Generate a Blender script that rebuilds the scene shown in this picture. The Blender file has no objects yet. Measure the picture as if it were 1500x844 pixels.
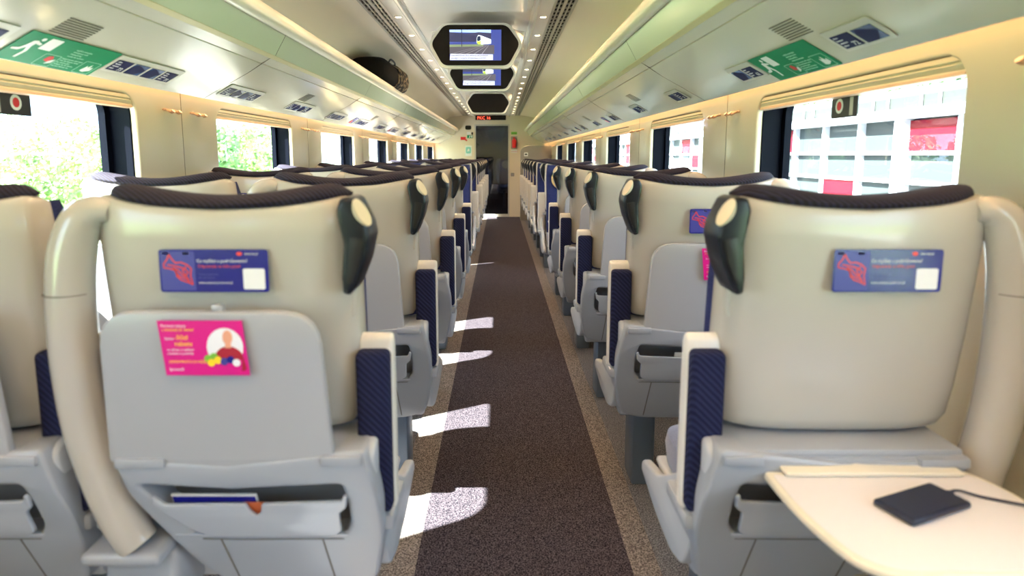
import bpy, bmesh, math, random
from mathutils import Vector, Matrix
random.seed(7)
S = bpy.context.scene
C = S.collection
# ------------------------------------------------------------ camera
CH = 1.35            # eye level above the reference level; the floor lies at FL
FL = -0.11
cam = bpy.data.cameras.new('camera'); camo = bpy.data.objects.new('camera', cam); C.objects.link(camo)
cam.sensor_width = 36.0; cam.lens = 890/1500*36
TH = math.radians(7.5)
camo.location = (0, 0, CH); camo.rotation_euler = (math.pi/2-TH, 0, 0)
cam.shift_x = 18/1500
cam.shift_y = -(422-345.17)/1500
cam.clip_start = 0.02; cam.clip_end = 400
cam.dof.use_dof = True; cam.dof.focus_distance = 4.2; cam.dof.aperture_fstop = 2.4
S.camera = camo
# ------------------------------------------------------------ world, sun, exposure
S.view_settings.view_transform = 'Standard'; S.view_settings.look = 'None'
S.view_settings.gamma = 1; S.view_settings.use_curve_mapping = False
S.view_settings.exposure = 0.06
w = bpy.data.worlds.new('sky'); S.world = w; w.use_nodes = True
bg = w.node_tree.nodes['Background']; bg.inputs[0].default_value = (0.64, 0.80, 1.0, 1); bg.inputs[1].default_value = 10.5
sl = bpy.data.lights.new('sun', 'SUN'); sl.energy = 95; sl.angle = 0.009; sl.color = (1, .95, .86)
so = bpy.data.objects.new('sun', sl); C.objects.link(so)
so.rotation_euler = Vector((1.60, .86, -1.68)).to_track_quat('-Z', 'Y').to_euler()
CX = -0.195          # centre line of the coach
XL, XR = -1.55, 1.16 # inner wall faces
YE = 14.5            # end wall
YB = -2.6            # wall behind the camera
# ------------------------------------------------------------ materials
def srgb(r, g, b):
    f = lambda c: c/12.92 if c <= .04045 else ((c+.055)/1.055)**2.4
    return (f(r/255), f(g/255), f(b/255), 1)
def mat(name, col, rough=.4, metal=0, coat=0, spec=.5, emit=None, es=0, sheen=0):
    m = bpy.data.materials.new(name); m.use_nodes = True
    p = m.node_tree.nodes['Principled BSDF']
    p.inputs['Base Color'].default_value = col if len(col) == 4 else (*col, 1)
    p.inputs['Roughness'].default_value = rough; p.inputs['Metallic'].default_value = metal
    p.inputs['Coat Weight'].default_value = coat; p.inputs['Coat Roughness'].default_value = .12
    p.inputs['Specular IOR Level'].default_value = spec
    p.inputs['Sheen Weight'].default_value = sheen
    if emit: p.inputs['Emission Color'].default_value = (*emit, 1); p.inputs['Emission Strength'].default_value = es
    return m
def nodes(m): return m.node_tree.nodes, m.node_tree.links, m.node_tree.nodes['Principled BSDF']
def speckle(m, c1, c2, scale, lo=.35, hi=.65, bump=.0, detail=2):
    n, l, p = nodes(m)
    tc = n.new('ShaderNodeTexCoord'); t = n.new('ShaderNodeTexNoise'); t.inputs['Scale'].default_value = scale; t.inputs['Detail'].default_value = detail
    r = n.new('ShaderNodeValToRGB'); r.color_ramp.elements[0].position = lo; r.color_ramp.elements[1].position = hi
    r.color_ramp.elements[0].color = (*c1, 1); r.color_ramp.elements[1].color = (*c2, 1)
    l.new(tc.outputs['Object'], t.inputs['Vector']); l.new(t.outputs['Fac'], r.inputs['Fac']); l.new(r.outputs['Color'], p.inputs['Base Color'])
    if bump:
        b = n.new('ShaderNodeBump'); b.inputs['Strength'].default_value = bump; b.inputs['Distance'].default_value = .002
        l.new(t.outputs['Fac'], b.inputs['Height']); l.new(b.outputs['Normal'], p.inputs['Normal'])
    return m
def ribs(m, scale, strength=.4, rot=(0, 0, 0), c1=None, c2=None):
    n, l, p = nodes(m)
    tc = n.new('ShaderNodeTexCoord'); mp = n.new('ShaderNodeMapping'); mp.inputs['Rotation'].default_value = rot
    t = n.new('ShaderNodeTexWave'); t.inputs['Scale'].default_value = scale; t.wave_type = 'BANDS'; t.bands_direction = 'DIAGONAL'
    t.inputs['Distortion'].default_value = .4
    l.new(tc.outputs['Object'], mp.inputs['Vector']); l.new(mp.outputs['Vector'], t.inputs['Vector'])
    b = n.new('ShaderNodeBump'); b.inputs['Strength'].default_value = strength; b.inputs['Distance'].default_value = .003
    l.new(t.outputs['Fac'], b.inputs['Height']); l.new(b.outputs['Normal'], p.inputs['Normal'])
    if c1:
        r = n.new('ShaderNodeMix'); r.data_type = 'RGBA'; r.inputs[6].default_value = (*c1, 1); r.inputs[7].default_value = (*c2, 1)
        l.new(t.outputs['Fac'], r.inputs[0]); l.new(r.outputs[2], p.inputs['Base Color'])
    return m
def wavy(m, scale, strength, dist=.01):     # faint large undulation of moulded panels
    n, l, p = nodes(m)
    tc = n.new('ShaderNodeTexCoord'); t = n.new('ShaderNodeTexNoise'); t.inputs['Scale'].default_value = scale; t.inputs['Detail'].default_value = 1
    b = n.new('ShaderNodeBump'); b.inputs['Strength'].default_value = strength; b.inputs['Distance'].default_value = dist
    l.new(tc.outputs['Object'], t.inputs['Vector']); l.new(t.outputs['Fac'], b.inputs['Height']); l.new(b.outputs['Normal'], p.inputs['Normal'])
    return m
M = {}
M['shell'] = mat('seat_shell_plastic', (.48, .455, .41), .27, coat=.4)
M['table'] = mat('table_plastic', (.36, .375, .41), .3, coat=.2)
M['housing'] = mat('housing_plastic', (.315, .345, .40), .33, coat=.15)
M['recess'] = mat('recess_plastic', (.20, .21, .23), .4)
M['pocket'] = mat('pocket_plastic', (.41, .445, .51), .22, coat=.3)
M['skirt'] = mat('skirt_plastic', (.45, .48, .53), .35, coat=.1)
M['leg'] = mat('leg_metal', (.13, .17, .23), .45, metal=.2)
M['navy'] = ribs(mat('navy_velour', (.03, .035, .09), .9, spec=.15), 38, .5, c1=(.009, .011, .036), c2=(.020, .025, .072))
M['navyf'] = speckle(mat('navy_seat_fabric', (.03, .04, .12), .9, spec=.15), (.013, .018, .075), (.028, .038, .13), 220)
M['cush'] = speckle(mat('seat_cushion_fabric', (.1, .12, .2), .9, sheen=.3), (.10, .12, .20), (.15, .17, .27), 260)
M['roll'] = ribs(mat('headrest_fabric', (.04, .03, .04), .8, spec=.25), 45, .4, c1=(.014, .009, .011), c2=(.024, .023, .050))
M['handle'] = mat('handle_black', (.006, .009, .016), .3, spec=.35)
M['cap'] = mat('handle_cap_beige', (.62, .55, .42), .35)
M['armcap'] = mat('armrest_beige', (.70, .62, .52), .4)
M['armw'] = mat('armrest_white', (.66, .64, .60), .35)
M['rail'] = mat('rail_lacquer', (.45, .425, .39), .2, coat=.5)
M['leather'] = mat('pillow_leather', (.72, .52, .25), .5)
M['wall'] = wavy(mat('wall_panel_cream', (.52, .48, .355), .3, coat=.25), 3, .12)
M['panel'] = wavy(mat('overhead_panel_cream', (.60, .58, .50), .22, coat=.4), 2.2, .35, .012)
M['ceil'] = wavy(mat('ceiling_cream', (.88, .80, .66), .4, coat=.1), 2, .15)
M['ceilw'] = mat('ceiling_white', (.86, .84, .78), .25, coat=.3)
M['bump'] = mat('rack_bumper_cream', (.80, .75, .62), .3, coat=.2)
M['edge'] = mat('rack_edge_yellow', (.62, .56, .32), .35)
M['rglass'] = mat('rack_glass_green', (.70, .76, .58), .2, coat=.3)
M['seam'] = mat('seam_dark', (.10, .09, .07), .7)
M['rubber'] = mat('window_rubber', (.002, .003, .008), .5, spec=.06)
M['chrome'] = mat('trim_silver', (.7, .7, .7), .2, metal=1)
M['blind'] = mat('blind_beige', (.55, .51, .38), .5)
M['blindlip'] = mat('blind_lip', (.68, .48, .33), .4)
M['black'] = mat('black_plastic', (.008, .008, .010), .35)
M['blackm'] = mat('black_matt', (.015, .015, .015), .8)
M['blackg'] = mat('screen_bezel_black', (.010, .007, .006), .35, spec=.2)
M['grille'] = mat('grille_silver', (.50, .48, .42), .35, metal=.3)
M['green'] = mat('sign_green', srgb(0, 130, 88), .5, spec=.2)
M['signw'] = mat('sign_white', (.8, .82, .8), .5)
M['signp'] = mat('sign_pale_green', (.35, .65, .50), .5)
M['red'] = mat('sign_red', srgb(205, 30, 40), .4)
M['plate'] = mat('plate_silver', (.55, .53, .48), .45)
M['platen'] = mat('plate_navy', (.012, .016, .075), .6, spec=.15)
M['platem'] = mat('plate_mirror', (.05, .10, .25), .25, spec=.6)
M['adblue'] = mat('sticker_blue', srgb(28, 30, 130), .25)
M['adpink'] = mat('sticker_pink', srgb(214, 20, 135), .3)
M['adred'] = mat('sticker_red_print', srgb(225, 60, 55), .4)
M['adtxt'] = mat('sticker_white_print', (.8, .8, .85), .4)
M['adyel'] = mat('sticker_yellow_print', srgb(250, 210, 40), .4)
M['adviolet'] = mat('sticker_violet_print', srgb(60, 60, 150), .4)
M['skin'] = mat('print_skin', srgb(225, 160, 130), .5)
M['shirt'] = mat('print_shirt', srgb(165, 15, 45), .5)
M['lime'] = mat('print_lime', srgb(120, 185, 60), .5)
M['paper'] = mat('paper_white', (.78, .78, .76), .6)
M['orange'] = mat('paper_orange', srgb(190, 95, 50), .6)
M['phone'] = mat('phone_black', (.008, .012, .035), .35)
M['tray'] = mat('tray_white', (.74, .70, .70), .3, coat=.3)
M['traylip'] = mat('tray_lip_cream', (.74, .68, .56), .3, coat=.3)
M['bag'] = mat('bag_black', (.006, .006, .006), .95, spec=.1)
M['bagp'] = speckle(mat('bag_print', (.05, .04, .03), .9, spec=.2), (.006, .006, .006), (.20, .15, .09), 26, .52, .60)
M['hook'] = mat('hook_bronze', (.62, .42, .30), .3, metal=.6)
M['endw'] = mat('end_wall_cream', (.74, .65, .50), .4, coat=.15)
M['door'] = mat('door_frame_grey', (.55, .52, .45), .35, coat=.2)
M['part'] = mat('partition_grey', (.28, .26, .23), .4, coat=.2)
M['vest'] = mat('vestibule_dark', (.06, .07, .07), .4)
M['teal'] = mat('poster_teal', srgb(130, 200, 190), .5)
M['led'] = mat('cove_led', (1, .8, .6), .5, emit=(1, .58, .28), es=13)
M['spot'] = mat('downlight_lens', (1, .9, .7), .5, emit=(1, .82, .52), es=14)
M['ledtxt'] = mat('led_text', (1, .1, .05), .5, emit=(1, .12, .06), es=2.2)
def carpet(name, c1, c2):
    m = speckle(mat(name, c1, .95, spec=.1), c1, c2, 210, .42, .62, .5, 3); return m
M['cpd'] = carpet('carpet_dark', (.007, .006, .011), (.105, .088, .105))
M['cpl'] = carpet('carpet_light', (.07, .06, .058), (.31, .275, .26))
M['cpb'] = carpet('carpet_grey', (.05, .052, .062), (.25, .25, .275))
def glassmat(name, tint, gl, rough=.0):
    m = bpy.data.materials.new(name); m.use_nodes = True
    n, l = m.node_tree.nodes, m.node_tree.links; n.remove(n['Principled BSDF'])
    t = n.new('ShaderNodeBsdfTransparent'); t.inputs[0].default_value = (*tint, 1)
    g = n.new('ShaderNodeBsdfGlossy'); g.inputs['Roughness'].default_value = rough
    x = n.new('ShaderNodeMixShader'); x.inputs[0].default_value = gl
    l.new(t.outputs[0], x.inputs[1]); l.new(g.outputs[0], x.inputs[2]); l.new(x.outputs[0], n['Material Output'].inputs['Surface'])
    return m
M['glass'] = glassmat('window_glass', (.86, .90, .90), .05)
M['dglass'] = glassmat('door_glass', (.42, .46, .52), .07)
# ------------------------------------------------------------ mesh helpers
def smooth(me, ang=35):
    me.shade_smooth(); me.set_sharp_from_angle(angle=math.radians(ang)); return me
def link(name, me, m=None, parent=None, loc=None):
    if m is not None:
        me.materials.clear(); me.materials.append(m)
    o = bpy.data.objects.new(name, me); C.objects.link(o)
    if parent is not None: o.parent = parent
    if loc is not None: o.location = loc
    return o
def tag(o, label, cat, group=None, kind=None):
    if label: o['label'] = label
    if cat: o['category'] = cat
    if group: o['group'] = group
    if kind: o['kind'] = kind
    return o
def empty(name, loc, label, cat, group=None, rz=0):
    o = bpy.data.objects.new(name, None); C.objects.link(o); o.location = loc; o.rotation_euler = (0, 0, rz)
    o.empty_display_size = .1
    return tag(o, label, cat, group)
NT = [3]
def struct(name, me, m, parent=None):
    if name.startswith('trim_') and not name[5:].isdigit(): NT[0] += 1; name = 'trim_%d' % NT[0]
    o = link(name, me, m, parent)
    if parent is None: o['kind'] = 'structure'
    return o
def copy_tree(o, parent=None):
    c = o.copy(); C.objects.link(c); c.parent = parent
    for ch in list(o.children): copy_tree(ch, c)
    return c
def me_from(bm, name='m'):
    me = bpy.data.meshes.new(name); bm.normal_update(); bm.to_mesh(me); bm.free(); return me
def join(meshes, name='m'):
    bm = bmesh.new()
    for q in meshes: bm.from_mesh(q)
    return me_from(bm, name)
def box(x0, x1, y0, y1, z0, z1, bev=0, seg=2):
    bm = bmesh.new(); bmesh.ops.create_cube(bm, size=1)
    bmesh.ops.scale(bm, vec=(abs(x1-x0), abs(y1-y0), abs(z1-z0)), verts=bm.verts)
    bmesh.ops.translate(bm, vec=((x0+x1)/2, (y0+y1)/2, (z0+z1)/2), verts=bm.verts)
    if bev: bmesh.ops.bevel(bm, geom=bm.edges[:], offset=bev, segments=seg, affect='EDGES', profile=.5)
    me = me_from(bm)
    return smooth(me) if bev else me
def plate(outer, holes, d, bev=0):
    """polygon (list of 2D points) with holes, extruded from z=0 to z=d"""
    cu = bpy.data.curves.new('c', 'CURVE'); cu.dimensions = '2D'; cu.fill_mode = 'BOTH'
    for pts in [outer]+list(holes):
        s = cu.splines.new('POLY'); s.points.add(len(pts)-1); s.use_cyclic_u = True
        for i, p in enumerate(pts): s.points[i].co = (p[0], p[1], 0, 1)
    cu.extrude = max(d/2-bev, 1e-5)
    if bev: cu.bevel_depth = bev; cu.offset = -bev; cu.bevel_resolution = 2
    o = bpy.data.objects.new('c', cu); me = bpy.data.meshes.new_from_object(o)
    bpy.data.objects.remove(o); bpy.data.curves.remove(cu)
    me.transform(Matrix.Translation((0, 0, d/2)))
    bm = bmesh.new(); bm.from_mesh(me); bmesh.ops.remove_doubles(bm, verts=bm.verts, dist=1e-5); bmesh.ops.recalc_face_normals(bm, faces=bm.faces); bm.to_mesh(me); bm.free()
    return smooth(me, 30)
def frameM(o, a, b):
    a = Vector(a).normalized(); b = Vector(b).normalized(); n = a.cross(b)
    return Matrix(((a.x, b.x, n.x, o[0]), (a.y, b.y, n.y, o[1]), (a.z, b.z, n.z, o[2]), (0, 0, 0, 1)))
def plate_xz(outer, holes, y0, y1, bev=0):
    """outline in (x,z), solid from y0 to y1 (y0<y1)"""
    me = plate(outer, holes, y1-y0, bev); me.transform(frameM((0, y1, 0), (1, 0, 0), (0, 0, 1))); return me
def rrect(x0, x1, y0, y1, r, n=6):
    pts = []
    for cx, cy, a in ((x1-r, y1-r, 0), (x0+r, y1-r, 90), (x0+r, y0+r, 180), (x1-r, y0+r, 270)):
        for i in range(n+1):
            t = math.radians(a+90*i/n); pts.append((cx+r*math.cos(t), cy+r*math.sin(t)))
    return pts
def rpoly(pts, rs, n=5):
    """polygon with rounded corners; rs radius (or list)"""
    out = []; N = len(pts)
    for i, p in enumerate(pts):
        r = rs[i] if isinstance(rs, (list, tuple)) else rs
        p = Vector(p); a = Vector(pts[i-1])-p; b = Vector(pts[(i+1) % N])-p
        if r <= 0: out.append(tuple(p)); continue
        r = min(r, a.length*.45, b.length*.45); a.normalize(); b.normalize()
        p0 = p+a*r; p2 = p+b*r
        for k in range(n+1):
            t = k/n; q = p0*(1-t)**2+p*2*t*(1-t)+p2*t*t; out.append((q.x, q.y))
    return out
def spl(pts, n=6, closed=False):
    """Catmull-Rom through points"""
    P = [Vector(p) for p in pts]; N = len(P); out = []
    rng = range(N) if closed else range(N-1)
    for i in rng:
        if closed: a, b, c, d = P[i-1], P[i], P[(i+1) % N], P[(i+2) % N]
        else: a, b, c, d = P[max(i-1, 0)], P[i], P[i+1], P[min(i+2, N-1)]
        for k in range(n):
            t = k/n; out.append(.5*((2*b)+(-a+c)*t+(2*a-5*b+4*c-d)*t*t+(-a+3*b-3*c+d)*t**3))
    if not closed: out.append(P[-1])
    return out
def loft(rings, caps=True, closed=True):
    bm = bmesh.new(); R = [[bm.verts.new(p) for p in r] for r in rings]; n = len(R[0])
    for i in range(len(R)-1):
        for j in range(n if closed else n-1):
            k = (j+1) % n; bm.faces.new((R[i][j], R[i][k], R[i+1][k], R[i+1][j]))
    if caps and closed: bm.faces.new(R[0][::-1]); bm.faces.new(R[-1])
    bmesh.ops.recalc_face_normals(bm, faces=bm.faces)
    return smooth(me_from(bm), 40)
def tube(pts, rad, n=14, sub=6):
    P = spl(pts, sub); m = len(P); rings = []
    up = Vector((0, 1, 0))
    for i, p in enumerate(P):
        t = (P[min(i+1, m-1)]-P[max(i-1, 0)]).normalized()
        if abs(t.dot(up)) > .95: up = Vector((1, 0, 0))
        a = t.cross(up).normalized(); b = a.cross(t)
        f = i/(m-1)*(len(rad)-1) if isinstance(rad, (list, tuple)) else 0
        r = rad if not isinstance(rad, (list, tuple)) else rad[int(f)]+(rad[min(int(f)+1, len(rad)-1)]-rad[int(f)])*(f-int(f))
        rings.append([p+a*r*math.cos(2*math.pi*k/n)+b*r*math.sin(2*math.pi*k/n) for k in range(n)])
    return loft(rings)
def srect(w, d, cx, cy, z, n=40, p=4.5):
    out = []
    for i in range(n):
        t = 2*math.pi*i/n; c, s = math.cos(t), math.sin(t)
        out.append(Vector((cx+w*math.copysign(abs(c)**(2/p), c), cy+d*math.copysign(abs(s)**(2/p), s), z)))
    return out
def extr(profile, y0, y1, closed=False):
    """extrude an (x,z) polyline along y"""
    bm = bmesh.new(); a = [bm.verts.new((x, y0, z)) for x, z in profile]; b = [bm.verts.new((x, y1, z)) for x, z in profile]
    N = len(profile)
    for i in range(N if closed else N-1):
        j = (i+1) % N; bm.faces.new((a[i], a[j], b[j], b[i]))
    if closed: bm.faces.new(a[::-1]); bm.faces.new(b)
    bmesh.ops.recalc_face_normals(bm, faces=bm.faces)
    return smooth(me_from(bm), 25)
def disc(r, d, n=24, rx=1, ry=1):
    return plate([(r*rx*math.cos(2*math.pi*i/n), r*ry*math.sin(2*math.pi*i/n)) for i in range(n)], [], d)
def text(s, size, d=.0004, align='LEFT'):
    cu = bpy.data.curves.new('t', 'FONT'); cu.body = s; cu.size = size; cu.extrude = d; cu.align_x = align; cu.resolution_u = 2
    o = bpy.data.objects.new('t', cu); me = bpy.data.meshes.new_from_object(o); bpy.data.objects.remove(o); bpy.data.curves.remove(cu); return me
def tm(me, *mats):
    for m in mats: me.transform(m)
    return me
T = Matrix.Translation
# ------------------------------------------------------------ the coach shell
def mirx(u, side): return CX + side*u      # half-profile distance to world x
# floor: dark runner, paler stripes beside it, grey carpet under the seats
DK0, DK1 = -.300, .470
struct('floor', box(XL-.05, XR+.05, YB, YE, FL-.05, FL), M['cpb'])
struct('trim_1', box(DK0, DK1, YB, YE-.02, FL, FL+.004), M['cpd'])
struct('trim_2', box(DK0-.135, DK0, YB, YE-.02, FL, FL+.0035), M['cpl'])
struct('trim_3', box(DK1, DK1+.10, YB, YE-.02, FL, FL+.0035), M['cpl'])
ZW0, ZW1 = .875, 1.607     # window opening
WL = [(1.42+1.96*n, 2.64+1.96*n) for n in range(-2, 7)]
WR = [(1.55+1.965*n, 2.79+1.965*n) for n in range(-2, 7)]
nwin = 0
for side, wins in ((-1, WL), (1, WR)):
    wins = [(a, b) for a, b in wins if a > YB+.05 and b < YE-.02]
    nm = 'left' if side < 0 else 'right'
    X = XL if side < 0 else XR
    outer = [(YB, FL), (YE, FL), (YE, 1.80), (YB, 1.80)]
    holes = [rrect(a, b, ZW0, ZW1, .085) for a, b in wins]
    me = plate(outer, holes, .03, .008)
    me.transform(frameM((X-(.03 if side < 0 else 0), 0, 0), (0, 1, 0), (0, 0, 1)))
    struct('wall_'+nm, me, M['wall'])
    # dark outer skin of the body round the panes
    ho = [rrect(a+.035, b-.035, ZW0+.03, ZW1-.0, .085) for a, b in wins]
    me = plate([(YB, FL-.3), (YE, FL-.3), (YE, 2.45), (YB, 2.45)], ho, .03)
    me.transform(frameM((X+side*.13-(.015), 0, 0), (0, 1, 0), (0, 0, 1)))
    struct('wall_outer_'+nm, me, M['rubber'])
    for a, b in wins:
        nwin += 1
        r = plate(rrect(a-.012, b+.012, ZW0-.012, ZW1+.012, .095), [rrect(a+.004, b-.004, ZW0+.004, ZW1-.004, .082)], .085)
        r.transform(frameM((X+(side*.03 if side > 0 else -.115), 0, 0), (0, 1, 0), (0, 0, 1)))
        fr = struct('window_%d' % nwin, r, M['rubber'])
        lip = plate(rrect(a-.006, b+.006, ZW0-.006, ZW1+.006, .09), [rrect(a+.001, b-.001, ZW0+.001, ZW1-.001, .083)], .004)
        lip.transform(frameM((X+side*.055-.002, 0, 0), (0, 1, 0), (0, 0, 1)))
        link('silver_bead', lip, M['chrome'], fr)
        g = box(X+side*.125, X+side*.129, a-.005, b+.005, ZW0-.005, ZW1+.005); link('glass_pane', g, M['glass'], fr)
        # roller blind, rolled up: cassette with two ridges and an end lip
        pr = [(X+side*.004, 1.603), (X+side*.004, 1.590), (X+side*.010, 1.586), (X+side*.006, 1.580), (X+side*.012, 1.566), (X+side*.010, 1.560), (X+side*.050, 1.556), (X+side*.050, 1.603)]
        bl = link('blind', extr(pr, a+.012, b-.012, True), M['blind'], fr)
        link('blind_lip', extr([(X+side*.008, 1.562), (X+side*.008, 1.552), (X+side*.03, 1.549), (X+side*.03, 1.562)], a+.014, b-.014, True), M['blindlip'], bl)
    # vertical joints of the wall panels between windows
    js = [(wins[i][1]+wins[i+1][0])/2 for i in range(len(wins)-1)]
    ji = join([box(X-side*.001, X+side*.004, y-.0015, y+.0015, FL+.1, 1.72) for y in js])
    struct('trim_%s' % ('wall_joints_'+nm), ji, M['seam'])
    # overhead side panel
    pr = [(1.24, 1.625), (1.245, 1.632), (1.235, 1.636), (1.14, 1.682), (1.085, 1.712), (.95, 1.79)]
    prof = [(mirx(u, side), z) for u, z in [(1.26, 1.655), (1.255, 1.628), (1.24, 1.626), (1.10, 1.703), (1.02, 1.746), (.955, 1.788), (.955, 1.80), (1.02, 1.76), (1.10, 1.72), (1.245, 1.645)]]
    struct('trim_%s' % ('overhead_panel_'+nm), extr(prof, YB, YE, True), M['panel'])
    prof = [(mirx(u, side), z) for u, z in [(.951, 1.7915), (.905, 1.817), (.905, 1.828), (.951, 1.803)]]
    struct('trim_%s' % ('overhead_rail_'+nm), extr(prof, YB, YE, True), M['panel'])
    # transverse joints in the overhead panels
    jm = []
    for y in js:
        for (u0, z0), (u1, z1) in (((1.24, 1.626), (1.10, 1.703)), ((1.10, 1.703), (1.02, 1.746)), ((1.02, 1.746), (.905, 1.817))):
            jm.append(extr([(mirx(u0, side), z0-.0008), (mirx(u1, side), z1-.0008), (mirx(u1, side), z1+.004), (mirx(u0, side), z0+.004)], y-.0015, y+.0015, True))
    struct('trim_%s' % ('overhead_joints_'+nm), join(jm), M['seam'])
    # cove light above the windows, hidden behind the panel lip
    cv = box(mirx(1.285, side), mirx(1.325, side), YB+.05, YE-.05, 1.700, 1.708)
    tag(link('cove_light', cv, M['led']), 'long warm cove light strip hidden above the %s windows' % nm, 'light')
    # luggage rack: yellow edge, green glass, rounded bumper
    rk = empty('luggage_rack', (mirx(.86, side), 6, 1.9), 'cream overhead luggage rack with green glass underside along the %s wall' % nm, 'luggage rack')
    rx, ry, rz = rk.location
    def rp(name, me, m):
        me.transform(T((-rx, -ry, -rz))); return link(name, me, m, rk)
    rp('edge_strip', extr([(mirx(u, side), z) for u, z in [(.905, 1.812), (.885, 1.824), (.885, 1.836), (.905, 1.828)]], YB, YE, True), M['edge'])
    rp('glass_panel', extr([(mirx(u, side), z) for u, z in [(.884, 1.826), (.828, 1.925), (.838, 1.93), (.892, 1.834)]], YB, YE, True), M['rglass'])
    gj = [extr([(mirx(u, side), z) for u, z in [(.8835, 1.8255), (.8275, 1.9245), (.834, 1.928), (.888, 1.83)]], y-.0015, y+.0015, True) for y in js]
    rp('glass_joint', join(gj), M['seam'])
    cu, cz = .803, 1.948
    rp('bumper', extr([(mirx(cu+.034*math.cos(t*math.pi/9), side), cz+.034*math.sin(t*math.pi/9)*1.1) for t in range(18)], YB, YE, True), M['bump'])
    rp('shelf', extr([(mirx(u, side), z) for u, z in [(.81, 1.945), (.90, 1.93), (1.27, 1.90), (1.27, 1.885), (.90, 1.90), (.83, 1.925)]], YB, YE, True), M['bump'])
    # ceiling above the rack, sloping down to the wall
    prof = [(mirx(u, side), z) for u, z in [(.665, 2.285), (.80, 2.27), (.98, 2.235), (1.12, 2.16), (1.22, 2.05), (1.27, 1.92), (1.34, 1.80), (1.37, 1.80), (1.37, 2.3), (.665, 2.33)]]
    struct('ceiling_'+nm, extr(prof, YB, YE, True), M['ceil'])
    # air grille running the length of the ceiling
    gr = empty('air_grille', (mirx(.6, side), 6, 2.28), 'long slotted silver air grille in the ceiling %s of the screens' % nm, 'air grille')
    def gp(name, me, m, parent=gr):
        me.transform(T(-gr.location)); return link(name, me, m, gr)
    gp('backing', box(mirx(.665, side), mirx(.535, side), YB, YE, 2.295, 2.31), M['blackm'])
    sl_ = []
    for u in (.662, .631, .600, .569, .540):
        ww = .004 if u not in (.662, .540) else .008
        if u == .600: ww = .010
        sl_.append(box(mirx(u-ww, side), mirx(u+ww, side), YB, YE, 2.279, 2.289))
    y = YB
    while y < YE:
        sl_.append(box(mirx(.66, side), mirx(.54, side), y, y+.010, 2.279, 2.288)); y += .105
    gp('slats', join(sl_), M['grille'])
    # strip that holds the downlights
    prof = [(mirx(u, side), z) for u, z in [(.533, 2.282), (.445, 2.276), (.43, 2.262), (.415, 2.262), (.40, 2.275), (.40, 2.33), (.533, 2.33)]]
    struct('ceiling_strip_'+nm, extr(prof, YB, YE, True), M['ceilw'])
# centre ceiling: lowered panel first, recess with the screens after it
struct('ceiling', box(CX-.405, CX+.405, 3.92, YE, 2.285, 2.33), M['ceilw'])
struct('ceiling_lowered', plate_xz([(CX-.40, 2.27), (CX-.36, 2.235), (CX+.36, 2.235), (CX+.40, 2.27), (CX+.40, 2.31), (CX-.40, 2.31)], [], YB, 3.92), M['ceilw'])
struct('trim_cross_joint', box(CX-.36, CX+.36, 2.58, 2.583, 2.2335, 2.24), M['seam'])
# rear of the coach behind the viewer
struct('wall_back', box(XL-.1, XR+.1, YB-.04, YB, FL-.05, 2.33), M['endw'])
struct('roof', box(XL-.16, XR+.16, YB-.04, YE+6.4, 2.42, 2.46), M['blackm'])
struct('trim_underfloor', box(XL-.16, XR+.16, YB-.04, YE+6.4, FL-.35, FL-.051), M['blackm'])
# ------------------------------------------------------------ downlights
def downlight(x, y, lab, first=[None]):
    if first[0] is None:
        o = empty('downlight', (x, y, 2.279), lab[0], 'downlight', lab[1])
        rg = plate([(.027*math.cos(i*math.pi/10), .027*math.sin(i*math.pi/10)) for i in range(20)], [[(.020*math.cos(i*math.pi/10), .020*math.sin(i*math.pi/10)) for i in range(20)]], .005)
        rg.transform(T((0, 0, -.005))); link('ring', rg, M['ceilw'], o)
        ln = disc(.020, .003, 20); ln.transform(T((0, 0, -.004))); link('lens', ln, M['spot'], o)
        sp = bpy.data.lights.new('downlight_lamp', 'SPOT'); sp.energy = 17; sp.color = (1, .64, .33); sp.spot_size = math.radians(150); sp.spot_blend = .9; sp.shadow_soft_size = .015
        lo = bpy.data.objects.new('lamp', sp); C.objects.link(lo); lo.parent = o; lo.location = (0, 0, -.012)
        first[0] = o
    else:
        o = copy_tree(first[0]); o.location = (x, y, 2.279); o['label'] = lab[0]; o['group'] = lab[1]
for sx, nm in ((-1, 'left'), (1, 'right')):
    for n in range(-9, 17):
        y = 3.62+.63*n
        downlight(CX+sx*.488, y, ('small round warm downlight in the ceiling strip %s of the screens' % nm, 'downlights in the %s ceiling strip' % nm))
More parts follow.
